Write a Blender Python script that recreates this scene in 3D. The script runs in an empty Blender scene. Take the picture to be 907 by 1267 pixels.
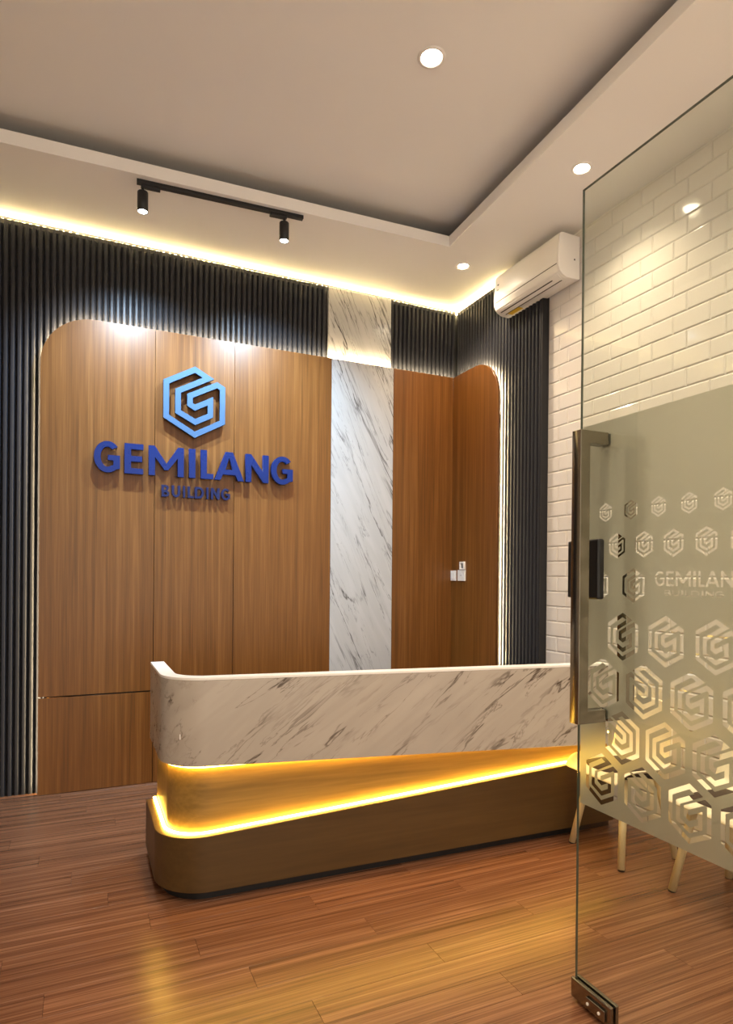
import bpy, bmesh, math, random
from mathutils import Vector, Matrix
random.seed(7)
SC = bpy.context.scene
COL = SC.collection
R = math.radians

# ------------------------------------------------------------------ camera
W, H = 907, 1267
F_PX, PY = 778.97, 716.07
cam_d = bpy.data.cameras.new('camera')
cam = bpy.data.objects.new('camera', cam_d); COL.objects.link(cam)
rv = Vector((0.91134756, -0.41154472, 0.00875045))
uv = Vector((-0.00669879, 0.00642734, 0.99995691))
fv = Vector((0.41158323, 0.9113669, -0.00310069))
M = Matrix.Identity(4)
for i in range(3):
    M[i][0], M[i][1], M[i][2] = rv[i], uv[i], -fv[i]
M[0][3], M[1][3], M[2][3] = -2.97306, -4.71535, 1.46
cam.matrix_world = M
cam_d.sensor_fit = 'HORIZONTAL'; cam_d.sensor_width = 36.0
cam_d.lens = F_PX * 36.0 / W
cam_d.shift_y = (PY - H / 2) / W
cam_d.clip_start = 0.02
SC.camera = cam

# ------------------------------------------------------------------ light and exposure
SC.view_settings.view_transform = 'Standard'
SC.view_settings.look = 'None'
SC.view_settings.gamma = 1.0
SC.view_settings.use_curve_mapping = False
SC.view_settings.exposure = 1.42
world = bpy.data.worlds.new('world'); SC.world = world
world.use_nodes = True
bg = world.node_tree.nodes['Background']
bg.inputs['Color'].default_value = (1.0, 0.87, 0.72, 1)
bg.inputs['Strength'].default_value = 0.70

WARM = (1.0, 0.80, 0.57)
RING_SPOT_W, TRAY_SPOT_W = 36.0, 46.0      # ceiling downlights
TRACK_SPOT_W = 125.0                        # cool track heads
LED_PANEL, LED_COVE, LED_DESK = 320.0, 62.0, 21.0

# ------------------------------------------------------------------ helpers
def prop(o, label=None, cat=None, group=None, kind=None):
    if label: o['label'] = label
    if cat: o['category'] = cat
    if group: o['group'] = group
    if kind: o['kind'] = kind
    return o

def empty(name, loc=(0, 0, 0), rz=0.0):
    o = bpy.data.objects.new(name, None); COL.objects.link(o)
    o.location = loc; o.rotation_euler = (0, 0, rz); o.empty_display_size = 0.05
    return o

def mesh_obj(name, me, mat=None, parent=None, smooth=False):
    if mat is not None and not me.materials:
        me.materials.append(mat)
    if smooth:
        for p in me.polygons: p.use_smooth = True
    o = bpy.data.objects.new(name, me); COL.objects.link(o)
    if parent is not None: o.parent = parent
    return o

def obj(name, bm, mat=None, parent=None, smooth=False, bevel=0.0, seg=2):
    bmesh.ops.recalc_face_normals(bm, faces=bm.faces)
    me = bpy.data.meshes.new(name); bm.to_mesh(me); bm.free()
    o = mesh_obj(name, me, mat, parent, smooth)
    if bevel > 0:
        m = o.modifiers.new('bevel', 'BEVEL'); m.width = bevel; m.segments = seg
        m.limit_method = 'ANGLE'; m.angle_limit = R(40)
    return o

def box(bm, x0, x1, y0, y1, z0, z1):
    v = [bm.verts.new((x, y, z)) for z in (z0, z1) for (x, y) in ((x0, y0), (x1, y0), (x1, y1), (x0, y1))]
    for f in ((3, 2, 1, 0), (4, 5, 6, 7), (0, 1, 5, 4), (1, 2, 6, 5), (2, 3, 7, 6), (3, 0, 4, 7)):
        bm.faces.new([v[i] for i in f])

def box_obj(name, x0, x1, y0, y1, z0, z1, mat, parent=None, bevel=0.0, seg=2):
    bm = bmesh.new(); box(bm, x0, x1, y0, y1, z0, z1)
    return obj(name, bm, mat, parent, bevel=bevel, seg=seg)

def fill2d(loops, depth, fn, name='shape'):
    """Flat outline with holes, given thickness; fn maps (u, v, w) to 3D, w in 0..depth."""
    cu = bpy.data.curves.new('tmp', 'CURVE'); cu.dimensions = '2D'; cu.fill_mode = 'BOTH'
    cu.extrude = depth / 2
    for lp in loops:
        s = cu.splines.new('POLY'); s.points.add(len(lp) - 1)
        for p, q in zip(s.points, lp): p.co = (q[0], q[1], 0, 1)
        s.use_cyclic_u = True
    t = bpy.data.objects.new('tmp', cu); COL.objects.link(t)
    dg = bpy.context.evaluated_depsgraph_get(); dg.update()
    me = bpy.data.meshes.new_from_object(t.evaluated_get(dg))
    bpy.data.objects.remove(t); bpy.data.curves.remove(cu)
    bm = bmesh.new(); bm.from_mesh(me); bpy.data.meshes.remove(me)
    bmesh.ops.remove_doubles(bm, verts=bm.verts, dist=1e-6)
    for v in bm.verts:
        v.co = Vector(fn(v.co.x, v.co.y, v.co.z + depth / 2))
    return bm

def tube(bm, p0, p1, r0, r1=None, n=12, cap=True):
    r1 = r0 if r1 is None else r1
    p0, p1 = Vector(p0), Vector(p1)
    d = (p1 - p0).normalized()
    a = d.orthogonal().normalized(); b = d.cross(a)
    rings = []
    for p, r in ((p0, r0), (p1, r1)):
        rings.append([bm.verts.new(p + (a * math.cos(t) + b * math.sin(t)) * r) for t in [2 * math.pi * k / n for k in range(n)]])
    for k in range(n):
        bm.faces.new((rings[0][k], rings[0][(k + 1) % n], rings[1][(k + 1) % n], rings[1][k]))
    if cap:
        bm.faces.new(rings[0][::-1]); bm.faces.new(rings[1])

def sweep(bm, path, prof, closed=False):
    """path: list of (pos, side, up) frames; prof: list of (a, b) closed outline."""
    rings = [[bm.verts.new(p + s * a + u * b) for (a, b) in prof] for (p, s, u) in path]
    n = len(prof); m = len(rings)
    for i in range(m if closed else m - 1):
        A, B = rings[i], rings[(i + 1) % m]
        for k in range(n):
            bm.faces.new((A[k], A[(k + 1) % n], B[(k + 1) % n], B[k]))
    if not closed:
        bm.faces.new(rings[0][::-1]); bm.faces.new(rings[-1])

def arc(cx, cy, r, a0, a1, n=10):
    return [(cx + r * math.cos(R(a0 + (a1 - a0) * k / n)), cy + r * math.sin(R(a0 + (a1 - a0) * k / n))) for k in range(n + 1)]

# ------------------------------------------------------------------ materials
def newmat(name):
    m = bpy.data.materials.new(name); m.use_nodes = True
    return m, m.node_tree.nodes, m.node_tree.links, m.node_tree.nodes['Principled BSDF']

def plain(name, col, rough=0.5, metal=0.0, spec=0.5, coat=0.0):
    m, n, l, p = newmat(name)
    p.inputs['Base Color'].default_value = (*col, 1); p.inputs['Roughness'].default_value = rough
    p.inputs['Metallic'].default_value = metal; p.inputs['Specular IOR Level'].default_value = spec
    p.inputs['Coat Weight'].default_value = coat
    # faint mottling so that the surface is never perfectly even
    tc = n.new('ShaderNodeTexCoord'); ns = n.new('ShaderNodeTexNoise'); ns.inputs['Scale'].default_value = 9
    mr = n.new('ShaderNodeMapRange'); mr.inputs['To Min'].default_value = rough * 0.9; mr.inputs['To Max'].default_value = min(1, rough * 1.1)
    l.new(tc.outputs['Object'], ns.inputs['Vector']); l.new(ns.outputs['Fac'], mr.inputs['Value'])
    l.new(mr.outputs['Result'], p.inputs['Roughness'])
    return m

def emit(name, col, strength):
    m, n, l, p = newmat(name)
    p.inputs['Base Color'].default_value = (*col, 1)
    p.inputs['Emission Color'].default_value = (*col, 1)
    p.inputs['Emission Strength'].default_value = strength
    return m

def wood(name, dark, mid, light, axis, rough=0.38, scale=1.0, rnd=0.12, coat=0.0, stretch=34.0, spread=0.17):
    """Straight-grained veneer; axis = the direction the grain runs in (0 x, 1 y, 2 z)."""
    m, n, l, p = newmat(name)
    tc = n.new('ShaderNodeTexCoord'); mp = n.new('ShaderNodeMapping')
    s = [stretch * scale] * 3; s[axis] = 0.55 * scale
    mp.inputs['Scale'].default_value = s
    oi = n.new('ShaderNodeObjectInfo')
    off = n.new('ShaderNodeMath'); off.operation = 'MULTIPLY'; off.inputs[1].default_value = 37.0
    l.new(oi.outputs['Random'], off.inputs[0])
    add = n.new('ShaderNodeVectorMath'); add.operation = 'ADD'
    l.new(tc.outputs['Object'], mp.inputs['Vector']); l.new(mp.outputs['Vector'], add.inputs[0]); l.new(off.outputs[0], add.inputs[1])
    n1 = n.new('ShaderNodeTexNoise'); n1.inputs['Scale'].default_value = 1.0; n1.inputs['Detail'].default_value = 6; n1.inputs['Roughness'].default_value = 0.62; n1.inputs['Distortion'].default_value = 0.35
    n2 = n.new('ShaderNodeTexNoise'); n2.inputs['Scale'].default_value = 4.2; n2.inputs['Detail'].default_value = 3
    l.new(add.outputs[0], n1.inputs['Vector']); l.new(add.outputs[0], n2.inputs['Vector'])
    mx = n.new('ShaderNodeMix'); mx.data_type = 'FLOAT'; mx.inputs['Factor'].default_value = 0.38
    l.new(n1.outputs['Fac'], mx.inputs['A']); l.new(n2.outputs['Fac'], mx.inputs['B'])
    cr = n.new('ShaderNodeValToRGB'); e = cr.color_ramp.elements
    e[0].position = 0.33; e[0].color = (*dark, 1); e[1].position = 0.68; e[1].color = (*light, 1)
    e[0].position = 0.5 - spread; e[1].position = 0.5 + spread
    k = e.new(0.5); k.color = (*mid, 1)
    l.new(mx.outputs['Result'], cr.inputs['Fac'])
    hs = n.new('ShaderNodeHueSaturation')
    mr = n.new('ShaderNodeMapRange'); mr.inputs['To Min'].default_value = 1 - rnd; mr.inputs['To Max'].default_value = 1 + rnd
    l.new(oi.outputs['Random'], mr.inputs['Value']); l.new(mr.outputs['Result'], hs.inputs['Value'])
    l.new(cr.outputs['Color'], hs.inputs['Color']); l.new(hs.outputs['Color'], p.inputs['Base Color'])
    bp = n.new('ShaderNodeBump'); bp.inputs['Strength'].default_value = 0.12; bp.inputs['Distance'].default_value = 0.002
    l.new(mx.outputs['Result'], bp.inputs['Height']); l.new(bp.outputs['Normal'], p.inputs['Normal'])
    p.inputs['Roughness'].default_value = rough; p.inputs['Coat Weight'].default_value = coat; p.inputs['Coat Roughness'].default_value = 0.25
    return m

def marble(name, base, vein, rot, scale=1.0, rough=0.22, amount=1.0):
    """White stone with long grey veins; rot turns the vein direction."""
    m, n, l, p = newmat(name)
    tc = n.new('ShaderNodeTexCoord'); mp = n.new('ShaderNodeMapping'); mp.inputs['Rotation'].default_value = rot
    mp2 = n.new('ShaderNodeMapping'); mp2.inputs['Scale'].default_value = (4.6 * scale, 4.6 * scale, 0.50 * scale)
    l.new(tc.outputs['Object'], mp.inputs['Vector']); l.new(mp.outputs['Vector'], mp2.inputs['Vector'])
    def ridge(sc, det, dist, w, seed):
        ad = n.new('ShaderNodeVectorMath'); ad.operation = 'ADD'; ad.inputs[1].default_value = (seed, seed * 1.7, seed * .3)
        l.new(mp2.outputs['Vector'], ad.inputs[0])
        ns = n.new('ShaderNodeTexNoise'); ns.inputs['Scale'].default_value = sc; ns.inputs['Detail'].default_value = det; ns.inputs['Distortion'].default_value = dist; ns.inputs['Roughness'].default_value = 0.6
        l.new(ad.outputs[0], ns.inputs['Vector'])
        s = n.new('ShaderNodeMath'); s.operation = 'SUBTRACT'; s.inputs[1].default_value = 0.5
        a = n.new('ShaderNodeMath'); a.operation = 'ABSOLUTE'
        l.new(ns.outputs['Fac'], s.inputs[0]); l.new(s.outputs[0], a.inputs[0])
        r = n.new('ShaderNodeMapRange'); r.inputs['From Min'].default_value = 0.0; r.inputs['From Max'].default_value = w
        r.inputs['To Min'].default_value = 1.0; r.inputs['To Max'].default_value = 0.0; r.interpolation_type = 'SMOOTHSTEP'
        l.new(a.outputs[0], r.inputs['Value']); return r.outputs['Result']
    v1 = ridge(1.0, 5, 0.35, 0.022, 3.1); v2 = ridge(1.9, 5, 0.5, 0.016, 11.3); v3 = ridge(0.9, 3, 0.4, 0.15, 5.7)
    mk = n.new('ShaderNodeTexNoise'); mk.inputs['Scale'].default_value = 1.6; mk.inputs['Detail'].default_value = 2
    l.new(mp2.outputs['Vector'], mk.inputs['Vector'])
    mr = n.new('ShaderNodeMapRange'); mr.inputs['From Min'].default_value = 0.42; mr.inputs['From Max'].default_value = 0.62
    l.new(mk.outputs['Fac'], mr.inputs['Value'])
    def math2(op, a, b):
        q = n.new('ShaderNodeMath'); q.operation = op; q.use_clamp = True
        for i, x in enumerate((a, b)):
            if isinstance(x, float): q.inputs[i].default_value = x
            else: l.new(x, q.inputs[i])
        return q.outputs[0]
    a = math2('MULTIPLY', v1, math2('ADD', math2('MULTIPLY', mr.outputs['Result'], 0.75), 0.12))
    b = math2('MULTIPLY', math2('MULTIPLY', v2, mr.outputs['Result']), 0.55)
    c = math2('MULTIPLY', v3, 0.10)
    t = math2('MULTIPLY', math2('ADD', math2('ADD', a, b), c), amount)
    mx = n.new('ShaderNodeMix'); mx.data_type = 'RGBA'
    mx.inputs['A'].default_value = (*base, 1); mx.inputs['B'].default_value = (*vein, 1)
    l.new(t, mx.inputs['Factor']); l.new(mx.outputs['Result'], p.inputs['Base Color'])
    p.inputs['Roughness'].default_value = rough
    return m

def glass_thin(name, tint, refl=1.0):
    m, n, l, p = newmat(name)
    out = n['Material Output']; n.remove(p)
    tr = n.new('ShaderNodeBsdfTransparent'); tr.inputs['Color'].default_value = (*tint, 1)
    gl = n.new('ShaderNodeBsdfGlossy'); gl.inputs['Roughness'].default_value = 0.0
    lw = n.new('ShaderNodeLayerWeight'); lw.inputs['Blend'].default_value = 0.5
    pw = n.new('ShaderNodeMath'); pw.operation = 'POWER'; pw.inputs[1].default_value = 5.0
    fr = n.new('ShaderNodeMapRange'); fr.inputs['To Min'].default_value = 0.04 * refl; fr.inputs['To Max'].default_value = 1.0
    l.new(lw.outputs['Facing'], pw.inputs[0]); l.new(pw.outputs[0], fr.inputs['Value'])
    mx = n.new('ShaderNodeMixShader')
    l.new(fr.outputs[0], mx.inputs[0]); l.new(tr.outputs[0], mx.inputs[1]); l.new(gl.outputs[0], mx.inputs[2])
    l.new(mx.outputs[0], out.inputs['Surface'])
    return m

def film_mat(name):
    m, n, l, p = newmat(name)
    out = n['Material Output']; n.remove(p)
    tl = n.new('ShaderNodeBsdfTranslucent'); tl.inputs['Color'].default_value = (0.60, 0.60, 0.53, 1)
    df = n.new('ShaderNodeBsdfDiffuse'); df.inputs['Color'].default_value = (0.40, 0.40, 0.355, 1)
    rf = n.new('ShaderNodeBsdfRefraction'); rf.inputs['IOR'].default_value = 1.18; rf.inputs['Roughness'].default_value = 0.5; rf.inputs['Color'].default_value = (0.60, 0.60, 0.54, 1)
    m1 = n.new('ShaderNodeMixShader'); m1.inputs[0].default_value = 0.42
    m2 = n.new('ShaderNodeMixShader'); m2.inputs[0].default_value = 0.40
    l.new(tl.outputs[0], m1.inputs[1]); l.new(df.outputs[0], m1.inputs[2])
    l.new(m1.outputs[0], m2.inputs[1]); l.new(rf.outputs[0], m2.inputs[2])
    l.new(m2.outputs[0], out.inputs['Surface'])
    return m

MAT = {}
MAT['paint'] = plain('ceiling_paint', (0.86, 0.84, 0.81), 0.85, spec=0.2)
MAT['wallpaint'] = plain('wall_paint', (0.72, 0.68, 0.62), 0.8, spec=0.2)
MAT['bouncecut'] = plain('bounce_cut_dark', (0.10, 0.085, 0.07), 0.9)  # dark colour for the unseen ring top, cuts bounce to shade the slot
MAT['dark'] = plain('dark_backing', (0.012, 0.012, 0.014), 0.7)
MAT['slat'] = plain('charcoal_slat', (0.029, 0.030, 0.037), 0.36, spec=0.14)
MAT['veneer'] = wood('teak_veneer_vertical', (0.105, 0.036, 0.005), (0.165, 0.060, 0.0095), (0.24, 0.098, 0.022), 2, rough=0.36, rnd=0.04)
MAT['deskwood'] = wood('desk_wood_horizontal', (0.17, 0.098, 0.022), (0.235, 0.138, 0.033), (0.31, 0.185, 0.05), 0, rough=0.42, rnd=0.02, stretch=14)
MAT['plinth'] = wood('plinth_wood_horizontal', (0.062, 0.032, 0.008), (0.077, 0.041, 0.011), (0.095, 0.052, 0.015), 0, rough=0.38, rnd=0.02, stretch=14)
MAT['plank'] = wood('floor_plank_wood', (0.070, 0.027, 0.013), (0.145, 0.062, 0.031), (0.235, 0.112, 0.060), 0, rough=0.27, scale=1.0, rnd=0.06, stretch=44, spread=0.14)
MAT['marble_wall'] = marble('marble_wall', (0.50, 0.50, 0.50), (0.09, 0.087, 0.084), (0, R(24), 0), 1.5)
MAT['marble_desk'] = marble('marble_desk', (0.44, 0.395, 0.345), (0.09, 0.066, 0.048), (0, R(-52), 0), 1.3, rough=0.25)
MAT['white_lam'] = plain('white_laminate', (0.85, 0.84, 0.82), 0.3)
MAT['tile'] = plain('white_glazed_tile', (0.72, 0.685, 0.645), 0.10, spec=0.55)
MAT['grout'] = plain('tile_grout', (0.72, 0.685, 0.645), 0.8)
MAT['black'] = plain('black_metal', (0.008, 0.008, 0.009), 0.4)
MAT['ac'] = plain('ac_plastic', (0.82, 0.79, 0.74), 0.32)
MAT['acdark'] = plain('ac_slot', (0.03, 0.025, 0.02), 0.6)
MAT['sticker'] = plain('yellow_sticker', (0.85, 0.55, 0.03), 0.5)
MAT['steel'] = plain('brushed_steel', (0.27, 0.24, 0.19), 0.2, metal=1.0)
MAT['trim'] = plain('lamp_trim', (0.85, 0.82, 0.78), 0.35)
MAT['blue'] = plain('blue_acrylic', (0.0005, 0.017, 0.12), 0.28, spec=0.35)
MAT['navy'] = plain('navy_acrylic', (0.002, 0.011, 0.07), 0.3, spec=0.35)
MAT['sky'] = plain('light_blue_acrylic', (0.042, 0.105, 0.21), 0.5)
MAT['edge'] = plain('dark_letter_return', (0.006, 0.008, 0.018), 0.3)
MAT['glass'] = glass_thin('door_glass', (0.93, 0.955, 0.915))
MAT['glassedge'] = plain('glass_edge', (0.06, 0.075, 0.06), 0.12)
MAT['film'] = film_mat('frosted_film')
MAT['shell'] = plain('cream_shell', (0.80, 0.72, 0.55), 0.4)
MAT['pad'] = plain('dark_brown_pad', (0.030, 0.014, 0.008), 0.6)
MAT['leg'] = wood('pale_leg_wood', (0.58, 0.45, 0.25), (0.66, 0.53, 0.31), (0.74, 0.60, 0.38), 2, rough=0.45, rnd=0.03)
MAT['plate'] = plain('switch_plastic', (0.83, 0.79, 0.73), 0.3)
MAT['led_panel'] = emit('led_panel', (1.0, 0.76, 0.42), LED_PANEL)
MAT['led_cove'] = emit('led_cove', (1.0, 0.76, 0.36), LED_COVE)
MAT['led_desk'] = emit('led_desk', (1.0, 0.60, 0.085), LED_DESK)
MAT['lens_warm'] = emit('lens_warm', (1.0, 0.86, 0.66), 30.0)
MAT['lens_cool'] = emit('lens_cool', (0.80, 0.90, 1.0), 30.0)

# ------------------------------------------------------------------ room shell
XL, XR, YB, YF = -5.0, 0.06, 0.03, -7.2
ZR, ZLIP, ZU = 3.80, 3.875, 3.975
SLAT_TOP = 3.772

# floor: planks on a subfloor
floor = box_obj('floor', XL, XR, YF, YB, -0.05, -0.012, MAT['dark'])
prop(floor, 'glossy brown laminate plank floor', 'floor', kind='structure')
PW, PL, GAP = 0.135, 1.22, 0.0005
row = 0; y = YB
plank_me = {}
while y > YF + 0.01:
    y1 = max(y - PW, YF); x = XL - (row * 0.437 % 1.0) * PL
    while x < XR - 0.01:
        a, b = max(x, XL), min(x + PL, XR)
        if b - a > 0.03:
            key = (round(b - a, 3), round(y - y1, 3))
            if key not in plank_me:
                bm = bmesh.new(); hx, hy = (b - a) / 2 - GAP, (y - y1) / 2 - GAP
                box(bm, -hx, hx, -hy, hy, -0.012, 0.0)
                ed = [e for e in bm.edges if all(v.co.z > -0.001 for v in e.verts)]
                bmesh.ops.bevel(bm, geom=ed, offset=0.0005, segments=1, affect='EDGES')
                bmesh.ops.recalc_face_normals(bm, faces=bm.faces)
                me = bpy.data.meshes.new('plank'); bm.to_mesh(me); bm.free(); me.materials.append(MAT['plank'])
                plank_me[key] = me
            o = mesh_obj('plank', plank_me[key], None, floor)
            o.location = ((a + b) / 2, (y + y1) / 2, 0)
        x += PL
    y = y1; row += 1

# ceiling: upper plane and the dropped ring with its lip
cu = box_obj('ceiling', XL, XR, YF, YB + 0.1, ZU, ZU + 0.08, MAT['paint'])
prop(cu, 'plain upper ceiling inside the recessed tray', 'ceiling', kind='structure')
inner = [(-4.30, -0.735), (-0.622, -0.882), (-0.905, -6.2), (-4.30, -6.2)]
outer = [(XL, YB), (XR, YB), (XR, YF), (XL, YF)]
bm = bmesh.new()
vs = {}
for nm, pts in (('i', inner), ('o', outer)):
    for z in (ZR, ZLIP):
        vs[nm, z] = [bm.verts.new((p[0], p[1], z)) for p in pts]
for k in range(4):
    j = (k + 1) % 4
    for z in (ZR, ZLIP):
        bm.faces.new((vs['o', z][k], vs['o', z][j], vs['i', z][j], vs['i', z][k]))
    bm.faces.new((vs['i', ZR][k], vs['i', ZR][j], vs['i', ZLIP][j], vs['i', ZLIP][k]))
    bm.faces.new((vs['o', ZR][k], vs['o', ZR][j], vs['o', ZLIP][j], vs['o', ZLIP][k]))
bm.normal_update()
cr = obj('trim_1', bm, MAT['paint'])
cr.data.materials.append(MAT['bouncecut'])
for p in cr.data.polygons:
    if abs(p.normal.z) > .5 and p.center.z > ZLIP - .01: p.material_index = 1
prop(cr, 'dropped plaster ceiling border around the recessed tray', 'ceiling border', kind='structure')

# walls
wb = box_obj('wall_back', XL - 0.1, XR + 0.1, YB, YB + 0.1, -0.05, ZU, MAT['dark'])
prop(wb, 'back wall clad in dark charcoal vertical slats', 'wall', kind='structure')
wr = box_obj('wall_right', XR, XR + 0.1, YF, YB, -0.05, ZU, MAT['grout'])
prop(wr, 'right wall of dark slats and white bevelled tiles', 'wall', kind='structure')
wl = box_obj('wall_left', XL - 0.1, XL, YF, YB, -0.05, ZU, MAT['wallpaint'])
prop(wl, 'plain painted left wall', 'wall', kind='structure')

# charcoal slats, one object each
PIT = 0.0402
PANEL_L, PANEL_TOP, RAD = -3.232, 3.18, 0.33
slat_me = {}
def slat_mesh(z0, z1):
    key = (round(z0, 3), round(z1, 3))
    if key not in slat_me:
        prof = [(-0.0185, 0.0), (-0.0165, -0.012), (-0.0105, -0.0272), (-0.006, -0.030), (0.006, -0.030), (0.0105, -0.0272), (0.0165, -0.012), (0.0185, 0.0)]
        bm = bmesh.new()
        a = [bm.verts.new((x, yy, z0)) for x, yy in prof]; b = [bm.verts.new((x, yy, z1)) for x, yy in prof]
        for k in range(len(prof) - 1):
            bm.faces.new((a[k], a[k + 1], b[k + 1], b[k]))
        bm.faces.new(a); bm.faces.new(b[::-1])
        bmesh.ops.recalc_face_normals(bm, faces=bm.faces)
        me = bpy.data.meshes.new('slat'); bm.to_mesh(me); bm.free(); me.materials.append(MAT['slat'])
        slat_me[key] = me
    return slat_me[key]
x = -PIT / 2 - 0.004
while x > -4.3:
    if not (-1.205 < x < -0.630):
        z0 = 0.0 if x < PANEL_L + 0.06 else 2.75
        o = mesh_obj('slat', slat_mesh(z0, SLAT_TOP), None, wb); o.location = (x, YB, 0)
    x -= PIT
yy = -PIT / 2 - 0.004
SLAT_END = -1.128
while yy > SLAT_END + 0.01:
    z0 = 0.0 if yy < -0.64 else 2.75
    o = mesh_obj('slat', slat_mesh(z0, SLAT_TOP), None, wr); o.location = (0.03, yy, 0); o.rotation_euler = (0, 0, R(-90))
    yy -= PIT
bk = box_obj('slat_backing', 0.03, XR, SLAT_END, YB, 0.0, SLAT_TOP, MAT['dark'], wr)
box_obj('edge_strip', 0.0, XR, SLAT_END - 0.008, SLAT_END, 0.0, SLAT_TOP, MAT['dark'], wr)

# white bevelled metro tiles on the right wall (grout face at X = XR)
TH, TL, TG = 0.1052, 0.232, 0.0008
tile_me = {}
def tile_bm(bm, y0, y1, z0, z1, x0=0.0):
    b = 0.008; d0, d1 = -0.0022, -0.0062
    lo = [bm.verts.new((x0, yy, zz)) for yy, zz in ((y0, z0), (y1, z0), (y1, z1), (y0, z1))]
    mi = [bm.verts.new((x0 + d0, yy, zz)) for yy, zz in ((y0, z0), (y1, z0), (y1, z1), (y0, z1))]
    hi = [bm.verts.new((x0 + d1, yy, zz)) for yy, zz in ((y0 + b, z0 + b), (y1 - b, z0 + b), (y1 - b, z1 - b), (y0 + b, z1 - b))]
    for A, B in ((lo, mi), (mi, hi)):
        for k in range(4):
            bm.faces.new((A[k], A[(k + 1) % 4], B[(k + 1) % 4], B[k]))
    bm.faces.new(hi)
far = bmesh.new()
Y0T = SLAT_END - 0.009
nrow = int(ZR / TH) + 1
for rw in range(nrow):
    z0 = rw * TH; z1 = min(z0 + TH, ZR)
    if z1 - z0 < 0.035: continue
    y = Y0T + (TL * 0.5 if rw % 2 else TL * 0.12)
    while y > -5.2:
        a, b = min(y, Y0T), y - TL
        if a - b > 0.035:
            if b > -2.83:
                key = (round(a - b, 3), round(z1 - z0, 3))
                if key not in tile_me:
                    bm = bmesh.new(); hy, hz = (a - b) / 2 - TG, (z1 - z0) / 2 - TG
                    tile_bm(bm, -hy, hy, -hz, hz)
                    bmesh.ops.recalc_face_normals(bm, faces=bm.faces)
                    me = bpy.data.meshes.new('tile'); bm.to_mesh(me); bm.free(); me.materials.append(MAT['tile'])
                    if me.polygons[-1].normal.x > 0: me.flip_normals()
                    tile_me[key] = me
                o = mesh_obj('tile', tile_me[key], None, wr)
                o.location = (XR, (a + b) / 2, (z0 + z1) / 2)
                o.rotation_euler = (0, random.uniform(-.004, .004), random.uniform(-.004, .004))
            else:
                tile_bm(far, b + TG, a - TG, z0 + TG, z1 - TG, XR)
        y -= TL
o = obj('tile_field', far, MAT['tile'], wr); prop(o, kind='stuff')

# ------------------------------------------------------------------ feature panel of veneer boards
PF, PBK = -0.07, -0.05           # panel front / back
def back_map(u, v, w): return (u, PF + w, v)
def right_map(u, v, w): return (PF + w, u, v)
fp = empty('wood_wall_panel', (-1.65, PF, 0))
fp_in = Matrix.Translation((1.65, -PF, 0))
prop(fp, 'teak veneer wall panel with rounded end wrapping the corner behind the desk', 'wall panel')
def board(loops, fn, name='veneer_board'):
    bm = fill2d(loops, 0.02, fn); bm.transform(fp_in)
    return obj(name, bm, MAT['veneer'], fp)
ZG = 0.645
def rect(a, b, c, d): return [(a, c), (b, c), (b, d), (a, d)]
tl = [(PANEL_L, ZG + .005), (-2.517, ZG + .005), (-2.517, PANEL_TOP)] + arc(PANEL_L + RAD, PANEL_TOP - RAD, RAD, 90, 180, 16)
board([tl], back_map)
for a, b in ((-2.5130, -1.9580), (-1.954, -1.192), (-0.644, -0.071)):
    board([rect(a, b, ZG + .005, PANEL_TOP)], back_map)
for a, b in ((PANEL_L, -2.517), (-2.5130, -1.9580), (-1.954, -1.192), (-0.644, -0.071)):
    board([rect(a, b, .004, ZG - .005)], back_map)
rt = [(-0.0715, ZG + .005)] + [(-0.0715, PANEL_TOP)] + arc(-0.712 + .31, PANEL_TOP - .31, .31, 90, 180, 16) + [(-0.712, ZG + .005)]
board([rt], right_map); board([rect(-0.712, -0.0715, .004, ZG - .005)], right_map)
# battens that carry the boards off the wall
for xx in (-3.05, -2.515, -1.956, -1.25, -0.60, -0.14):
    bm = bmesh.new(); box(bm, xx - .02, xx + .02, PBK, YB, 0.004, 2.70); bm.transform(fp_in); obj('batten', bm, MAT['dark'], fp)
bm = bmesh.new(); box(bm, PBK, 0.03, -0.55, -0.51, 0.004, 2.70); bm.transform(fp_in); obj('batten', bm, MAT['dark'], fp)
# groove backing between the boards
bm = bmesh.new(); box(bm, -3.20, -1.20, PBK, PBK + .006, 0.02, 2.80); box(bm, -0.64, -0.06, PBK, PBK + .006, 0.02, 2.9); bm.transform(fp_in)
obj('backing_sheet', bm, MAT['dark'], fp)
for xx in (-2.515, -1.9558):  # added behind the joints to block LED light leaking through
    bm = bmesh.new(); box(bm, xx - .02, xx + .02, PBK, PBK + .0025, 2.80, PANEL_TOP - .001); bm.transform(fp_in); obj('joint_light_block', bm, MAT['dark'], fp)
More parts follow.
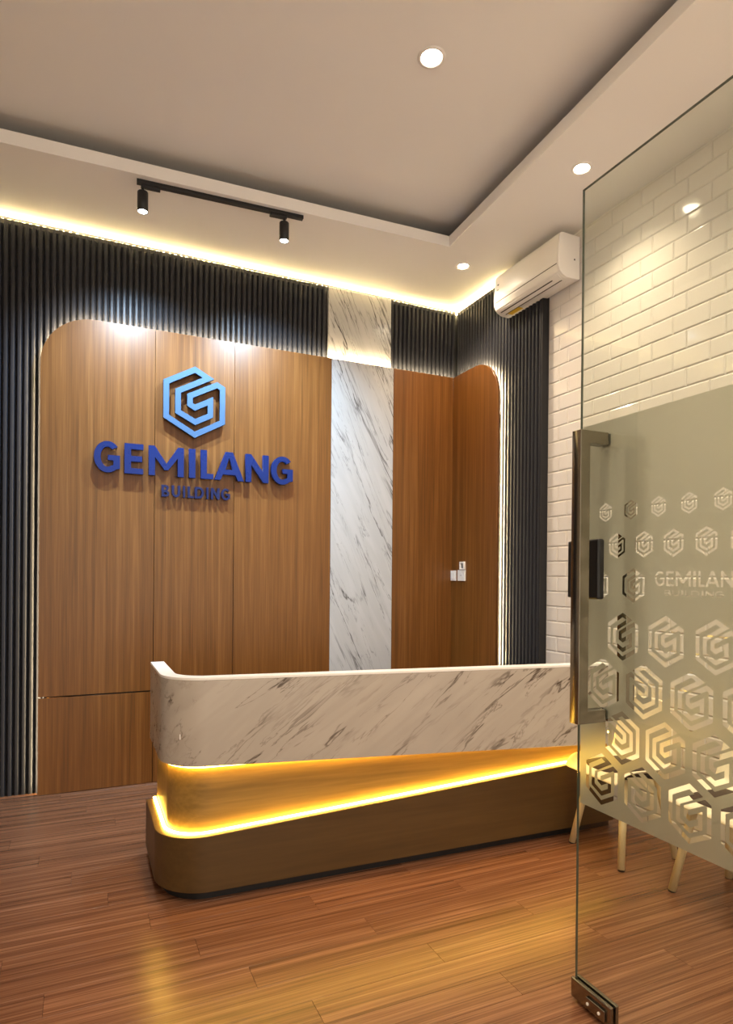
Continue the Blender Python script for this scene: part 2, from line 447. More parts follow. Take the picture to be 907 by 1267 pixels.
# LED strip behind the edge
SIDE_IN, TOP_IN = 0.050, 0.012
def inset_arc(cx, cz, rad, a0, a1, i0, i1, n=14):
    return [(cx + (rad - i0 - (i1 - i0) * k / n) * math.cos(R(a0 + (a1 - a0) * k / n)), cz + (rad - i0 - (i1 - i0) * k / n) * math.sin(R(a0 + (a1 - a0) * k / n))) for k in range(n + 1)]
path = [(PANEL_L + SIDE_IN, 0.02)] + inset_arc(PANEL_L + RAD, PANEL_TOP - RAD, RAD, 180, 90, SIDE_IN, TOP_IN) + [(-0.055, PANEL_TOP - TOP_IN)]
def strip(bm, pts, fn, d0, d1, wdt=0.008):
    """flat ribbon with thickness following a 2D path"""
    n = len(pts); L, Rr = [], []
    for i, p in enumerate(pts):
        a = Vector(pts[max(i - 1, 0)]); b = Vector(pts[min(i + 1, n - 1)]); t = (b - a).normalized(); s = Vector((-t.y, t.x))
        L.append(Vector(p) + s * wdt / 2); Rr.append(Vector(p) - s * wdt / 2)
    q = []
    for i in range(n):
        q.append([bm.verts.new(fn(*L[i], d0)), bm.verts.new(fn(*Rr[i], d0)), bm.verts.new(fn(*Rr[i], d1)), bm.verts.new(fn(*L[i], d1))])
    for i in range(n - 1):
        for k in range(4):
            bm.faces.new((q[i][k], q[i][(k + 1) % 4], q[i + 1][(k + 1) % 4], q[i + 1][k]))
    bm.faces.new(q[0]); bm.faces.new(q[-1][::-1])
bm = bmesh.new(); strip(bm, path, back_map, 0.023, 0.031); bm.transform(fp_in)
def wall_facing(o, ax):
    # the strip shines at the wall only; its housing is plain
    o.data.materials.append(MAT['plate'])
    for p in o.data.polygons:
        if p.normal[ax] < 0.7: p.material_index = 1
    return prop(o, 'warm white light strip')
wall_facing(obj('led_strip', bm, MAT['led_panel'], fp), 1)
path = [(-0.055, PANEL_TOP - TOP_IN)] + inset_arc(-0.712 + .31, PANEL_TOP - .31, .31, 90, 180, TOP_IN, SIDE_IN) + [(-0.712 + SIDE_IN, 0.02)]
bm = bmesh.new(); strip(bm, path, right_map, 0.023, 0.031); bm.transform(fp_in)
wall_facing(obj('led_strip', bm, MAT['led_panel'], fp), 0)

# marble stripe
ms = empty('marble_stripe', (-0.918, PF, 0))
prop(ms, 'vertical white marble stripe with grey veins between the veneer boards', 'wall panel')
def ms_box(name, x0, x1, y0, y1, z0, z1):
    bm = bmesh.new(); box(bm, x0, x1, y0, y1, z0, z1); bm.transform(Matrix.Translation((0.918, -PF, 0)))
    return obj(name, bm, MAT['marble_wall'], ms, bevel=.0012, seg=1)
ms_box('lower_slab', -1.190, -0.646, PF, PBK, 0.004, PANEL_TOP)
ms_box('upper_slab', -1.196, -0.640, -0.002, YB - .001, 2.80, SLAT_TOP)
for xx in (-1.10, -0.74):
    bm = bmesh.new(); box(bm, xx - .02, xx + .02, PBK, YB, 0.004, 2.70); bm.transform(Matrix.Translation((0.918, -PF, 0))); obj('batten', bm, MAT['dark'], ms)

# LED cove on top of the slats
bm = bmesh.new()
box(bm, -4.3, 0.021, 0.0215, 0.0285, SLAT_TOP + 0.0005, SLAT_TOP + 0.0085)
o = obj('cove_light_strip', bm, MAT['led_cove']); prop(o, 'warm light strip along the top of the back wall slats', 'light strip')
bm = bmesh.new()
box(bm, 0.0215, 0.0285, -0.72, 0.021, SLAT_TOP + 0.0005, SLAT_TOP + 0.0085)
o = obj('cove_light_strip', bm, MAT['led_cove']); prop(o, 'warm light strip along the top of the right wall slats', 'light strip')

# thin dark fillets added between the slats to block the strips from below
box_obj('strip_shield', -4.3, -0.002, 0.0040, 0.0055, SLAT_TOP - 0.028, SLAT_TOP - 0.0003, MAT['dark'], wb)
box_obj('strip_shield', 0.0040, 0.0055, SLAT_END, -0.002, SLAT_TOP - 0.028, SLAT_TOP - 0.0003, MAT['dark'], wr)

# ------------------------------------------------------------------ reception desk
def corner_path(xl, yb, yf0, slope, rad, xr, n=14):
    """left side (going to the camera), rounded corner, front line to the right; returns list of 2D points"""
    def fy(x): return yf0 + slope * (x - xl)
    d = Vector((1, slope)).normalized(); nrm = Vector((-d.y, d.x))      # pointing to +Y
    # circle tangent to x = xl and to the front line
    cx = xl + rad
    cy = fy(cx) + rad / d.x
    a0, a1 = 180.0, 270.0 + math.degrees(math.atan(slope))
    pts = [(xl, yb)] + [(xl, yb + (cy - yb) * t) for t in (0.5,)] + arc(cx, cy, rad, a0, a1, n)
    x0 = pts[-1][0]
    for t in (0.25, 0.5, 0.75, 1.0):
        xx = x0 + (xr - x0) * t; pts.append((xx, fy(xx)))
    return pts
def offset_path(pts, d):
    out = []
    for i, p in enumerate(pts):
        a = Vector(pts[max(i - 1, 0)]); b = Vector(pts[min(i + 1, len(pts) - 1)])
        t = (b - a).normalized(); s = Vector((-t.y, t.x))               # left of travel = inwards
        out.append(tuple(Vector(p) + s * d))
    return out
desk = empty('reception_desk', (-1.4, -1.6, 0))
D_IN = Matrix.Translation((1.4, 1.6, 0))
prop(desk, 'curved reception desk with white marble top band over a glowing recess and wooden plinth', 'desk')
def wallband(name, pts, thick, zlo, zhi, mat, smooth=True, bevel=0.003):
    """upright band following pts; zlo/zhi are functions of x"""
    ins = offset_path(pts, thick)
    bm = bmesh.new(); q = []
    for p, i in zip(pts, ins):
        q.append([bm.verts.new((p[0], p[1], zlo(p[0]))), bm.verts.new((i[0], i[1], zlo(p[0]))),
                  bm.verts.new((i[0], i[1], zhi(p[0]))), bm.verts.new((p[0], p[1], zhi(p[0])))])
    for a, b in zip(q[:-1], q[1:]):
        for k in range(4): bm.faces.new((a[k], a[(k + 1) % 4], b[(k + 1) % 4], b[k]))
    bm.faces.new(q[0]); bm.faces.new(q[-1][::-1])
    bm.transform(D_IN)
    o = obj(name, bm, mat, desk, smooth=False, bevel=bevel)
    me = o.data
    for p in me.polygons:
        if abs(p.normal.z) < 0.5: p.use_smooth = True
    m = o.modifiers.new('ws', 'WEIGHTED_NORMAL'); m.keep_sharp = True
    return o
ledge = lambda x: 0.283 + (x + 2.66) * 0.0545
mb = lambda x: 0.600 - max(0, x + 2.35) * 0.019
one = lambda v: (lambda x: v)
marb = corner_path(-2.641, -1.217, -1.822, -0.139, 0.21, -0.36)
base = corner_path(-2.660, -1.235, -1.868, -0.0335, 0.235, -0.12)
ris = offset_path(base, 0.055)
toe = offset_path(base, 0.04)
wallband('marble_band', marb, 0.068, mb, one(0.988), MAT['marble_desk'])
wallband('top_cap', marb, 0.068, one(0.9885), one(1.0), MAT['white_lam'], bevel=0.001)
wallband('riser', ris, 0.03, one(0.05), lambda x: mb(x) + .02, MAT['deskwood'])
wallband('plinth', base, 0.052, one(0.045), ledge, MAT['plinth'])
wallband('toe_kick', toe, 0.02, one(0.0), one(0.06), MAT['black'], bevel=0)
wallband('led_strip', offset_path(base, 0.036), 0.014, lambda x: ledge(x) + .0005, lambda x: ledge(x) + 0.006, MAT['led_desk'], bevel=0)
wallband('led_strip', offset_path(base, 0.038), 0.012, lambda x: mb(x) - 0.008, lambda x: mb(x) - .0005, MAT['led_desk'], bevel=0)
# soffit that closes the band towards the riser and the desk surfaces behind
soff = bmesh.new(); mi = offset_path(marb, 0.06); ri = offset_path(base, 0.10)
q = [(soff.verts.new((a[0], a[1], mb(a[0]) + .02)), soff.verts.new((b[0], b[1], mb(a[0]) + .02))) for a, b in zip(offset_path(marb, 0.066), offset_path(marb, 0.26))]
for a, b in zip(q[:-1], q[1:]): soff.faces.new((a[0], a[1], b[1], b[0]))
soff.transform(D_IN); o = obj('soffit', soff, MAT['deskwood'], desk)
o.modifiers.new('solid', 'SOLIDIFY').thickness = 0.012
bm = bmesh.new(); box(bm, -2.57, -0.36, -1.80, -1.25, 0.72, 0.745); bm.transform(D_IN); obj('work_surface', bm, MAT['white_lam'], desk, bevel=.002)
for xx in (-2.50, -1.45, -0.45):
    bm = bmesh.new(); box(bm, xx, xx + .02, -1.78, -1.27, 0.0, 0.72); bm.transform(D_IN); obj('support_panel', bm, MAT['deskwood'], desk)

# ------------------------------------------------------------------ sign letters and emblem
LOOP = [(-2.157, 2.873), (-2.250, 2.923), (-2.446, 2.814), (-2.446, 2.572), (-2.250, 2.460), (-2.055, 2.568), (-2.055, 2.812), (-2.095, 2.833),
        (-2.284, 2.733), (-2.284, 2.672), (-2.250, 2.653), (-2.141, 2.712), (-2.141, 2.608), (-2.247, 2.551), (-2.366, 2.612), (-2.366, 2.758)]
LC = (-2.250, 2.692)
def offset_loop(pts, d):
    n = len(pts); out = []
    for i in range(n):
        p0, p1, p2 = Vector(pts[i - 1]), Vector(pts[i]), Vector(pts[(i + 1) % n])
        a = (p1 - p0).normalized(); b = (p2 - p1).normalized()
        na, nb = Vector((-a.y, a.x)), Vector((-b.y, b.x))
        mv = (na + nb); k = mv.dot(na)
        mv = mv / max(k, 0.35)
        out.append(tuple(p1 + mv * d))
    return out
def sign_map(y0):
    return lambda u, v, w: (u, y0 + w, v)
def raised(name, loops, y0, depth, mat, label, cat, group):
    us = [p[0] for p in loops[0]]; vs_ = [p[1] for p in loops[0]]
    c = Vector(((min(us) + max(us)) / 2, y0 + depth, min(vs_)))
    root = empty(name, c); prop(root, label, cat, group)
    bm = fill2d(loops, 0.004, sign_map(y0)); bm.transform(Matrix.Translation(-c))
    obj('face', bm, mat, root, bevel=0.0006, seg=1)
    bm = fill2d(loops, depth - 0.0042, sign_map(y0 + 0.0041)); bm.transform(Matrix.Translation(-c))
    obj('return_edge', bm, MAT['edge'] if mat is MAT['sky'] else mat, root)
    for p in (loops[0][0], loops[0][len(loops[0]) // 2]):
        bm = bmesh.new()
        q = Vector(p) * 0.9 + Vector(((min(us) + max(us)) / 2, (min(vs_) + max(vs_)) / 2)) * 0.1
        tube(bm, (q.x - c.x, depth + y0 - c.y - .002, q.y - c.z), (q.x - c.x, PF - c.y + .0, q.y - c.z), 0.004, n=8)
        obj('stand_off', bm, MAT['black'], root)
    return root
SW = 0.0195
raised('logo_emblem', [offset_loop(LOOP, SW), offset_loop(LOOP, -SW)], -0.122, 0.034, MAT['sky'],
       'light blue hexagonal spiral emblem raised on the veneer panel', 'emblem', None)

def glyph(ch, w, s, t):
    """outline loops for cap height 1, width w, stem s, bar t"""
    if ch == 'I': return [[(0, 0), (w, 0), (w, 1), (0, 1)]]
    if ch == 'L': return [[(0, 0), (w, 0), (w, t), (s, t), (s, 1), (0, 1)]]
    if ch == 'E':
        m = 0.5; return [[(0, 0), (w, 0), (w, t), (s, t), (s, m - t / 2), (w * .93, m - t / 2), (w * .93, m + t / 2), (s, m + t / 2), (s, 1 - t), (w, 1 - t), (w, 1), (0, 1)]]
    if ch == 'M':
        c = w / 2; return [[(0, 0), (s, 0), (s, .62), (c - .06, .2), (c + .06, .2), (w - s, .62), (w - s, 0), (w, 0), (w, 1), (w - s * .95, 1), (c, .42), (s * .95, 1), (0, 1)]]
    if ch == 'N': return [[(0, 0), (s, 0), (s, .62), (w - s * .95, 0), (w, 0), (w, 1), (w - s, 1), (w - s, .38), (s * .95, 1), (0, 1)]]
    if ch == 'A':
        c = w / 2; k = s * 1.05
        return [[(0, 0), (k, 0), (k + .085 * w, .2), (w - k - .085 * w, .2), (w - k, 0), (w, 0), (c + s * .62, 1), (c - s * .62, 1)],
                [(k + .17 * w, .2 + t * .95), (w - k - .17 * w, .2 + t * .95), (c, .80)]]
    def el(cx, cy, rx, ry, a0, a1, n=14):
        return [(cx + rx * math.cos(R(a0 + (a1 - a0) * k / n)), cy + ry * math.sin(R(a0 + (a1 - a0) * k / n))) for k in range(n + 1)]
    if ch == 'G':
        cx, rx = w * .52, w * .52
        return [el(cx, .5, rx, .515, 42, 308, 26) + [(w, .13), (w, .56), (w * .53, .56), (w * .53, .56 - t * .9), (w - s, .56 - t * .9), (w - s, .235)]
                + el(cx, .5, rx - s, .515 - t, 300, 48, 22)]
    if ch == 'U':
        return [[(0, 1)] + el(w / 2, .40, w / 2, .41, 180, 360, 18) + [(w, 1), (w - s, 1)] + el(w / 2, .40, w / 2 - s, .41 - t, 360, 180, 16) + [(s, 1)]]
    if ch == 'D':
        return [[(0, 0)] + el(w * .45, .5, w * .55, .5, -90, 90, 18) + [(0, 1)],
                [(s, t)] + el(w * .45, .5, w * .55 - s, .5 - t, -90, 90, 16) + [(s, 1 - t)]]
    if ch == 'B':
        return [[(0, 0)] + el(w * .58, .27, w * .42, .27, -90, 80, 12) + el(w * .55, .75, w * .38, .25, -80, 90, 12) + [(0, 1)],
                [(s, t)] + el(w * .55, .27, w * .45 - s, .27 - t, -90, 90, 10) + [(s, .54 - t)],
                [(s, .54)] + el(w * .53, .72, w * .40 - s, .27 - t * .9, -60, 90, 10) + [(s, 1 - t)]]
def place(loops, x0, z0, h): return [[(x0 + u * h, z0 + v * h) for u, v in lp] for lp in loops]
ORD = ['first', 'second', 'third', 'fourth', 'fifth', 'sixth', 'seventh', 'eighth']
big = [('G', -2.908, -2.744), ('E', -2.716, -2.594), ('M', -2.559, -2.323), ('I', -2.287, -2.243), ('L', -2.205, -2.115), ('A', -2.110, -1.894), ('N', -1.881, -1.708), ('G', -1.689, -1.519)]
Z0, CH = 2.152, 0.206
for k, (ch, a, b) in enumerate(big):
        raised('sign_letter', place(glyph(ch, (b - a) / CH, .205, .185), a, Z0, CH), -0.122, 0.034, MAT['blue'],
           'large blue letter %s, %s letter of the wide GEMILANG row' % (ch, ORD[k]), 'letter', 'large blue sign letters')
small = [('B', -2.471, -2.419), ('U', -2.402, -2.344), ('I', -2.325, -2.311), ('L', -2.293, -2.249), ('D', -2.243, -2.179), ('I', -2.161, -2.147), ('N', -2.129, -2.067), ('G', -2.056, -1.992)]
for k, (ch, a, b) in enumerate(small):
    raised('sign_letter', place(glyph(ch, (b - a) / .082, .20, .185), a, 2.010, .082), -0.108, 0.024, MAT['navy'],
           'small navy letter %s, %s letter of the short BUILDING row' % (ch, ORD[k]), 'letter', 'small navy sign letters')

# ------------------------------------------------------------------ downlights
def downlight(x, y, z, label, watts, r=0.048, group='ceiling downlights', tilt=1.0):
    root = empty('ceiling_downlight', (x, y, z)); prop(root, label, 'downlight', group)
    bm = bmesh.new(); n = 28
    prof = [(r + .016, 0.0), (r + .014, -.005), (r + .002, -.006), (r - .004, -.001), (r - .004, .0)]
    rg = [[bm.verts.new((a * math.cos(2 * math.pi * k / n), a * math.sin(2 * math.pi * k / n), b)) for k in range(n)] for a, b in prof]
    for A, B in zip(rg[:-1], rg[1:]):
        for k in range(n): bm.faces.new((A[k], A[(k + 1) % n], B[(k + 1) % n], B[k]))
    obj('trim_ring', bm, MAT['trim'], root, smooth=True)
    bm = bmesh.new(); bmesh.ops.create_circle(bm, cap_ends=True, segments=n, radius=r - .003)
    bmesh.ops.translate(bm, verts=bm.verts, vec=(0, 0, -.0012))
    for f in bm.faces:
        if f.normal.z > 0: f.normal_flip()
    me = bpy.data.meshes.new('lens'); bm.to_mesh(me); bm.free()
    prop(mesh_obj('lens', me, MAT['lens_warm'], root), 'glowing lens')
    ld = bpy.data.lights.new('downlight_beam', 'SPOT'); ld.energy = watts; ld.color = WARM
    ld.spot_size = R(128); ld.spot_blend = 0.9; ld.shadow_soft_size = 0.04
    lo = bpy.data.objects.new('downlight_beam', ld); COL.objects.link(lo); lo.parent = root; lo.location = (0, 0, -0.012)
    return root
downlight(-0.383, -0.691, ZR, 'small glowing downlight in the ceiling border nearest the wall corner', RING_SPOT_W, 0.040)
downlight(-0.393, -1.935, ZR, 'glowing downlight in the ceiling border above the glass door edge', RING_SPOT_W, 0.044)
for yy, wd in ((-3.2, 'third'), (-4.45, 'fourth'), (-5.7, 'fifth')):
    downlight(-0.42, yy, ZR, 'glowing downlight in the right ceiling border, %s from the wall corner' % wd, RING_SPOT_W, 0.044, 'border downlights out of view')
downlight(-1.450, -2.054, ZU, 'large glowing downlight in the recessed tray ceiling', TRAY_SPOT_W, 0.052)
for xx, yy, wd in ((-1.45, -3.5, 'middle right'), (-2.95, -3.5, 'middle left'), (-1.45, -5.1, 'rear right'), (-2.95, -5.1, 'rear left')):
    downlight(xx, yy, ZU, 'glowing tray downlight at the %s of the recess' % wd, TRAY_SPOT_W, 0.052, 'tray downlights out of view')

# ------------------------------------------------------------------ track light
tr = empty('track_light', (-2.187, -0.770, ZR)); prop(tr, 'black ceiling track light with two cylinder spots', 'track light')
tdir = Vector((1.016, -0.053, 0)).normalized(); ang = math.atan2(tdir.y, tdir.x)
tr.rotation_euler = (0, 0, ang)
box_obj('track_rail', -0.508, 0.508, -0.0175, 0.0175, -0.022, 0.0, MAT['black'], tr, bevel=.002)
for sx, ax in ((-0.474, -0.43), (0.384, 0.345)):
    box_obj('adapter', ax - .055, ax + .055, -0.015, 0.015, -0.042, -0.0225, MAT['black'], tr, bevel=.003)
    bm = bmesh.new(); tube(bm, (sx, 0, -0.042), (sx, 0, -0.068), 0.008, n=12); obj('stem', bm, MAT['black'], tr, smooth=False)
    bm = bmesh.new(); n = 24
    prof = [(0.012, -.066), (.029, -.067), (.031, -.070), (.031, -.183), (.029, -.185), (.026, -.184), (.026, -.172)]
    rg = [[bm.verts.new((sx + a * math.cos(2 * math.pi * k / n), a * math.sin(2 * math.pi * k / n), b)) for k in range(n)] for a, b in prof]
    for A, B in zip(rg[:-1], rg[1:]):
        for k in range(n): bm.faces.new((A[k], A[(k + 1) % n], B[(k + 1) % n], B[k]))
    bm.faces.new(rg[0])
    head = obj('spot_head', bm, MAT['black'], tr, smooth=True)
    bm = bmesh.new(); bmesh.ops.create_circle(bm, cap_ends=True, segments=n, radius=.0255)
    bmesh.ops.translate(bm, verts=bm.verts, vec=(sx, 0, -.181))
    for f in bm.faces:
        if f.normal.z > 0: f.normal_flip()
    me = bpy.data.meshes.new('lens'); bm.to_mesh(me); bm.free()
    prop(mesh_obj('lens', me, MAT['lens_cool'], head), 'cool white glowing lens')
    ld = bpy.data.lights.new('track_beam', 'SPOT'); ld.energy = TRACK_SPOT_W; ld.color = (0.56, 0.78, 1.0)
    ld.spot_size = R(112); ld.spot_blend = 0.9; ld.shadow_soft_size = 0.018
    lo = bpy.data.objects.new('track_beam', ld); COL.objects.link(lo); lo.parent = tr; lo.location = (sx, 0, -0.186)
    lo.rotation_euler = (R(25), 0, 0)

# ------------------------------------------------------------------ air conditioner
ACL0, ACL1 = -1.452, -0.742
ac = empty('air_conditioner', (XR - 0.013, (ACL0 + ACL1) / 2, 3.46)); prop(ac, 'white wall-mounted air conditioner above the slats and tiles', 'air conditioner')
prof = [(0.0, 0.0), (0.0, 0.285), (-0.150, 0.287), (-0.168, 0.280), (-0.176, 0.262), (-0.186, 0.105), (-0.184, 0.062), (-0.172, 0.030), (-0.150, 0.010), (-0.118, -0.004), (-0.06, -0.006)]
hl = (ACL1 - ACL0) / 2
bm = bmesh.new()
a = [bm.verts.new((x, -hl + .012, z)) for x, z in prof]; b = [bm.verts.new((x, hl - .012, z)) for x, z in prof]
for k in range(len(prof)): bm.faces.new((a[k], a[(k + 1) % len(prof)], b[(k + 1) % len(prof)], b[k]))
bm.faces.new(a[::-1]); bm.faces.new(b)
obj('body', bm, MAT['ac'], ac, bevel=.003)
for sg in (-1, 1):        # end caps
    bm = bmesh.new(); y0, y1 = sorted((sg * hl, sg * (hl - .0115)))
    a = [bm.verts.new((x * .995, y0, z)) for x, z in prof]; b = [bm.verts.new((x * .995, y1, z)) for x, z in prof]
    for k in range(len(prof)): bm.faces.new((a[k], a[(k + 1) % len(prof)], b[(k + 1) % len(prof)], b[k]))
    bm.faces.new(a[::-1]); bm.faces.new(b)
    obj('end_cap', bm, MAT['ac'], ac, bevel=.004)
def ac_part(name, x0, x1, y0, y1, z0, z1, mat, bevel=0.0, ry=0.0, parent=None):
    bm = bmesh.new(); cx, cy, cz = (x0 + x1) / 2, (y0 + y1) / 2, (z0 + z1) / 2
    box(bm, x0 - cx, x1 - cx, y0 - cy, y1 - cy, z0 - cz, z1 - cz)
    o = obj(name, bm, mat, ac, bevel=bevel); o.location = (cx, cy, cz); o.rotation_euler = (0, ry, 0); return o
ac_part('panel_seam', -.1868, -.180, -hl + .015, hl - .02, .074, .078, MAT['acdark'])
ac_part('air_flap', -.168, -.118, -hl + .03, hl - .05, .004, .010, MAT['ac'], .002, R(36))
ac_part('outlet_slot', -.150, -.143, -hl + .10, hl - .04, .004, .0085, MAT['acdark'], 0, R(30))
ac_part('outlet_slot', -.112, -.106, -hl + .05, hl - .05, -.0065, -.003, MAT['acdark'])
ac_part('screw_cap', -.052, -.042, -hl - .0015, -hl + .002, .118, .128, MAT['acdark'])
ac_part('energy_sticker', -.108, -.066, hl - .20, hl - .07, -.0078, -.0052, MAT['sticker'])
ac_part('front_badge', -.1815, -.178, hl - .055, hl - .040, .20, .21, MAT['acdark'], 0, R(-3))
ac_part('indicator_lamp', -.1835, -.180, hl - .055, hl - .035, .165, .169, MAT['acdark'], 0, R(-3))
bm = bmesh.new(); tube(bm, (-.02, hl - .004, .10), (-.02, hl + .035, .10), .008); tube(bm, (-.02, hl + .032, .13), (-.02, hl + .032, .075), .009)
obj('drain_pipe', bm, MAT['ac'], ac)

# ------------------------------------------------------------------ switch plates on the right veneer board
def plate(name, y0, y1, z0, z1, label):
    root = empty(name, (PF, (y0 + y1) / 2, z0)); prop(root, label, 'wall switch' if 'switch' in name else 'wall socket')
    hy = (y1 - y0) / 2; hz = z1 - z0
    box_obj('cover_plate', -.010, 0, -hy, hy, 0, hz, MAT['plate'], root, bevel=.003)
    return root, hy, hz
s1, hy, hz = plate('light_switch', -0.150, -0.062, 1.432, 1.520, 'white light switch next to the veneer corner')
for k in (-1, 1): box_obj('rocker', -.0135, -.0101, k * hy * .38 - hy * .33, k * hy * .38 + hy * .33, hz * .2, hz * .8, MAT['plate'], s1, bevel=.001)
s2, hy, hz = plate('power_socket', -0.290, -0.176, 1.432, 1.524, 'wider white power socket right of the light switch')
bm = bmesh.new(); tube(bm, (-.0101, 0, hz / 2), (-.012, 0, hz / 2), .022, n=20); obj('socket_face', bm, MAT['plate'], s2)
for k in (-1, 1):
    bm = bmesh.new(); tube(bm, (-.0119, k * .008, hz / 2), (-.0126, k * .008, hz / 2), .003, n=10); obj('pin_hole', bm, MAT['black'], s2)
hk = empty('wall_hook', (PF, -0.252, 1.527)); prop(hk, 'small white loop holder mounted just above the power socket', 'holder')
bm = fill2d([[(-.036, 0), (.036, 0), (.036, .066), (-.030, .066)], [(-.018, .012), (.018, .012), (.018, .052), (-.016, .052)]], .018, lambda u, v, w: (-w, u, v))
obj('loop', bm, MAT['plate'], hk, bevel=.002)
box_obj('back_face', -.004, 0, -.019, .019, .010, .054, MAT['black'], hk)

# ------------------------------------------------------------------ glass door
DX, DT = -1.397, 0.009
DY0, DY1, DZ0, DZ1 = -3.028, -4.02, 0.018, 2.806
door = empty('door_1', (DX, DY0, 0)); prop(door, 'open frameless glass door with frosted logo film and square steel handle', 'door', kind='structure')
def dl(bm): bm.transform(Matrix.Translation((-DX, -DY0, 0))); return bm
e = 0.0012
bm = bmesh.new(); box(bm, DX - DT / 2, DX + DT / 2, DY1, DY0 - e, DZ0, DZ1 - e)
bm.normal_update()
for f in [f for f in bm.faces if abs(f.normal.x) < .5]: bm.faces.remove(f)
o = obj('glass_pane', dl(bm), MAT['glass'], door)
bm = bmesh.new(); box(bm, DX - DT / 2, DX + DT / 2, DY0 - e, DY0, DZ0, DZ1)
prop(obj('glass_edge', dl(bm), MAT['glassedge'], door), 'dark polished glass edge')
bm = bmesh.new(); box(bm, DX - DT / 2, DX + DT / 2, DY1, DY0 - e, DZ1 - e, DZ1)
prop(obj('glass_edge', dl(bm), MAT['glassedge'], door), 'dark polished glass edge')
# frosted film with logos and name cut out of it
FZ0, FZ1 = 0.683, 1.984
FY0, FY1 = DY0 - .004, DY1 + .002
def logo_loops(cy, cz, h, mirror=False, sw=0.021):
    k = h / (2.946 - 2.437); out = []
    for d in (sw, -sw):
        lp = offset_loop(LOOP, d)
        out.append([((p[0] - LC[0]) * k * (-1 if mirror else 1) * 0.95, (p[1] - LC[1]) * k) for p in lp])
    # door runs towards the viewer: image-right is -Y
    return [[(cy - u, cz + v) for u, v in lp] for lp in out]
loops = [rect(FY1, FY0, FZ0, FZ1)]
rows = [(1.680, -3.137, .105, .063, None), (1.568, -3.187, .107, .083, None), (1.440, -3.108, .147, .108, 2),
        (1.275, -3.051, .163, .154, None), (1.112, -3.132, .1665, .170, None), (0.950, -3.215, .163, .172, None), (0.793, -3.130, .1665, .172, None)]
for ri, (cz, cy, dy, hh, lim) in enumerate(rows):
    k = 0
    while cy > FY1 + hh * .5 + .005 and (lim is None or k < lim):
        if cy + hh * .46 < FY0 - .003:
            loops += logo_loops(cy, cz, hh, mirror=(ri, k) in ((4, 1), (5, 0), (6, 1)))
        cy -= dy; k += 1
# name on the film: GEMILANG
tx, th = -3.337, 0.044
for ch, a, b in big:
    sc = 0.292 / (-1.519 + 2.908)
    wid = (b - a) * sc; x0 = (a + 2.908) * sc
    if ch == 'A': x0 += .0015; wid -= .003
    for lp in glyph(ch, wid / th, .15, .14):
        loops.append([(tx - x0 - u * th, 1.440 + v * th) for u, v in lp])
sx0 = -3.372
for ch, a, b in small:
    sc = 0.19 / (-1.992 + 2.471); wid = (b - a) * sc; x0 = (a + 2.471) * sc; hh = .0165
    for lp in glyph(ch, wid / hh, .15, .14):
        loops.append([(sx0 - x0 - u * hh, 1.412 + v * hh) for u, v in lp])
bm = fill2d(loops, 0.0004, lambda u, v, w: (DX + DT / 2 + .0008 + w, u, v))
# keep one skin only: a film is a single thin sheet
bm.normal_update()
for f in [f for f in bm.faces if abs(f.normal.x) < .5 or f.calc_center_median().x > DX + DT / 2 + .0010]: bm.faces.remove(f)
o = obj('frosted_film', dl(bm), MAT['film'], door); prop(o, 'frosted film with clear hexagon logos and lettering')
# handles on both faces
for sg, nm in ((-1, 'near'), (1, 'far')):
    fx = DX + sg * DT / 2
    bm = bmesh.new()
    pts = [(0, .0), (0.117, .0), (0.117, .95), (0, .95), (0, .91), (.077, .91), (.077, .04), (0, .04)]
    b2 = fill2d([pts], 0.04, lambda u, v, w: (fx + sg * (u + (.0014 if sg > 0 else 0)), -3.156 + w, .990 + v))
    bm.free()
    h = obj('pull_handle', dl(b2), MAT['steel'], door, bevel=.0012)
    prop(h, 'square steel pull handle')
# black lock body
lk = bmesh.new(); box(lk, DX - DT / 2 - .030, DX - DT / 2, -3.146, -3.012, 1.392, 1.592)
o = obj('lock_body', dl(lk), MAT['black'], door, bevel=.008, seg=3); prop(o, 'black door lock box')
lk = bmesh.new(); box(lk, DX - DT / 2 - .012, DX + DT / 2 + .012, -3.026, -2.984, 1.394, 1.590)
prop(obj('lock_keep', dl(lk), MAT['black'], door, bevel=.004), 'black door lock box')
# patch fitting at the bottom corner
for sg in (-1, 1):
    x0, x1 = sorted((DX + sg * DT / 2, DX + sg * (DT / 2 + .014)))
    b2 = bmesh.new(); box(b2, x0, x1, -3.202, -3.022, .012, .078)
    pf = obj('patch_fitting', dl(b2), MAT['steel'], door, bevel=.003)
    if sg < 0:
        b2 = bmesh.new(); box(b2, x0 - .008, x0 - .0002, -3.183, -3.100, .020, .058)
        b2.transform(Matrix.Translation((-DX, -DY0, 0))); lp = obj('lock_plate', b2, MAT['steel'], pf, bevel=.002)
        for yy in (-3.110, -3.160):
            b2 = bmesh.new(); tube(b2, (x0 - .0082, yy, .038), (x0 - .0105, yy, .038), .005, n=12)
            b2.transform(Matrix.Translation((-DX, -DY0, 0))); obj('screw', b2, MAT['trim'], pf)

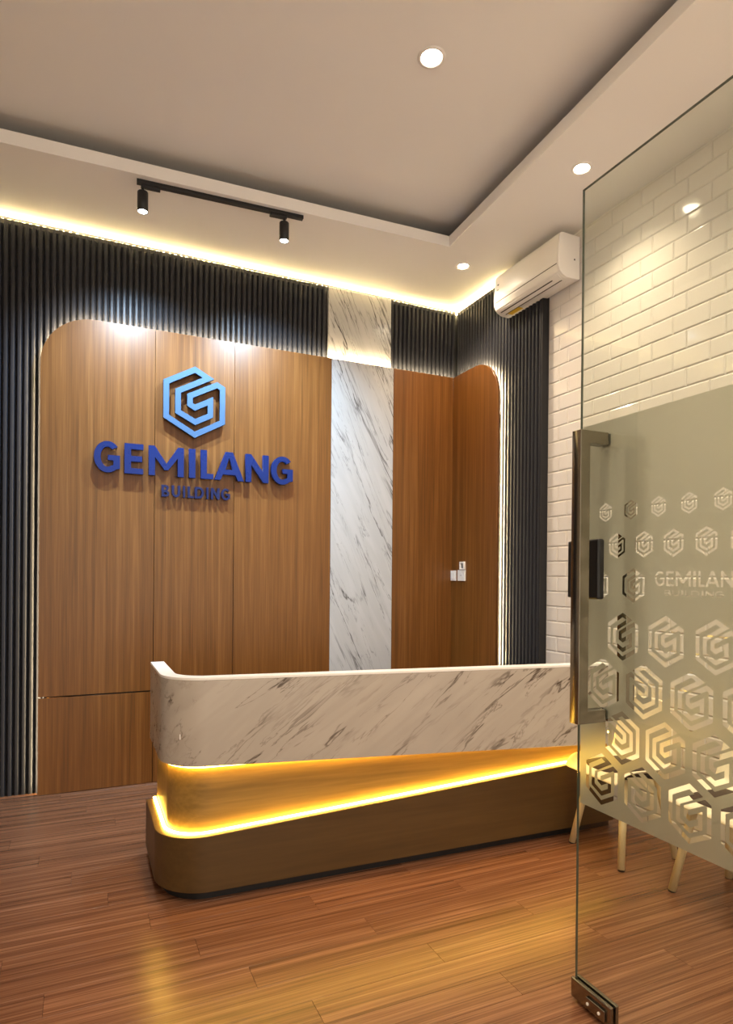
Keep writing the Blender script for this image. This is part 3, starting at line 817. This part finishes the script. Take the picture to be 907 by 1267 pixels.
# ------------------------------------------------------------------ waiting chairs by the tiled wall
def shell_mesh():
    """moulded seat and back; local +X is the front of the chair"""
    prof = [(.225, .425), (.215, .440), (.18, .450), (.10, .446), (.0, .440), (-.09, .442), (-.145, .462), (-.172, .51), (-.188, .58), (-.202, .66), (-.214, .74), (-.222, .79), (-.226, .805)]
    half = [.185, .195, .205, .212, .215, .214, .210, .205, .200, .192, .178, .150, .115]
    bm = bmesh.new(); n = 12; rows_ = []
    for (x, z), hw in zip(prof, half):
        r_ = []
        for k in range(n + 1):
            t = -1 + 2 * k / n; c = abs(t) ** 2.6
            isback = z > .50
            dx = .055 * c if isback else 0.0
            dz = 0.0 if isback else .045 * c * (1 if x < .16 else max(0, 1 - (x - .16) / .06))
            if not isback and x < -.08: dx = .025 * c
            r_.append(bm.verts.new((x + dx, t * hw, z + dz)))
        rows_.append(r_)
    for A, B in zip(rows_[:-1], rows_[1:]):
        for k in range(n): bm.faces.new((A[k], A[k + 1], B[k + 1], B[k]))
    return bm
def make_chair(label):
    root = empty('waiting_chair'); prop(root, label, 'chair', 'chairs by the tiled wall')
    o = obj('shell', shell_mesh(), MAT['shell'], root, smooth=True)
    o.modifiers.new('solid', 'SOLIDIFY').thickness = 0.012
    m = o.modifiers.new('sub', 'SUBSURF'); m.levels = 1; m.render_levels = 2
    # seat pad
    bm = bmesh.new(); n = 10
    grid = {}
    for zi, zz in enumerate((.452, .476)):
        for i in range(n + 1):
            for j in range(n + 1):
                u, v = -1 + 2 * i / n, -1 + 2 * j / n
                sc = 1 - .14 * (u * u * v * v); k = 0.0 if zi == 0 else -.016 * max(abs(u), abs(v)) ** 5
                grid[zi, i, j] = bm.verts.new((.035 + .150 * u * sc, .165 * v * sc, zz + k))
    for i in range(n):
        for j in range(n):
            for zi in (0, 1):
                bm.faces.new([grid[zi, a, b] for a, b in ((i, j), (i + 1, j), (i + 1, j + 1), (i, j + 1))])
    ring = [(i, 0) for i in range(n)] + [(n, j) for j in range(n)] + [(i, n) for i in range(n, 0, -1)] + [(0, j) for j in range(n, 0, -1)]
    for a, b in zip(ring, ring[1:] + ring[:1]):
        bm.faces.new((grid[0, a[0], a[1]], grid[0, b[0], b[1]], grid[1, b[0], b[1]], grid[1, a[0], a[1]]))
    obj('seat_pad', bm, MAT['pad'], root, smooth=True)
    # legs
    bm = bmesh.new(); tube(bm, (.10, -.12, .418), (-.10, .12, .418), .012, n=10); tube(bm, (.10, .12, .418), (-.10, -.12, .418), .012, n=10)
    obj('under_frame', bm, MAT['black'], root)
    for fx, fy in ((.185, .18), (.185, -.18), (-.185, .18), (-.185, -.18)):
        tx_, ty_ = fx * .60, fy * .66
        bm = bmesh.new(); tube(bm, (tx_, ty_, .430), (fx, fy, .006), .021, .0175, n=14)
        lg = obj('leg', bm, MAT['leg'], root, smooth=False)
        for p in lg.data.polygons:
            if len(p.vertices) == 4: p.use_smooth = True
        bm = bmesh.new(); tube(bm, (fx, fy, .0058), (fx, fy, 0), .0175, .017, n=14); obj('foot_cap', bm, MAT['black'], lg)
    return root
c1 = make_chair('cream shell chair with dark pad standing nearest the reception desk')
c1.location = (-0.315, -2.205, 0); c1.rotation_euler = (0, 0, R(180 - 2))
c2 = c1.copy(); COL.objects.link(c2)
for ch in c1.children:
    d = ch.copy(); COL.objects.link(d); d.parent = c2
    for g in ch.children:
        d2 = g.copy(); COL.objects.link(d2); d2.parent = d
c2['label'] = 'cream shell chair with dark pad second from the reception desk'
c2.location = (-0.270, -2.815, 0); c2.rotation_euler = (0, 0, R(180 - 3))
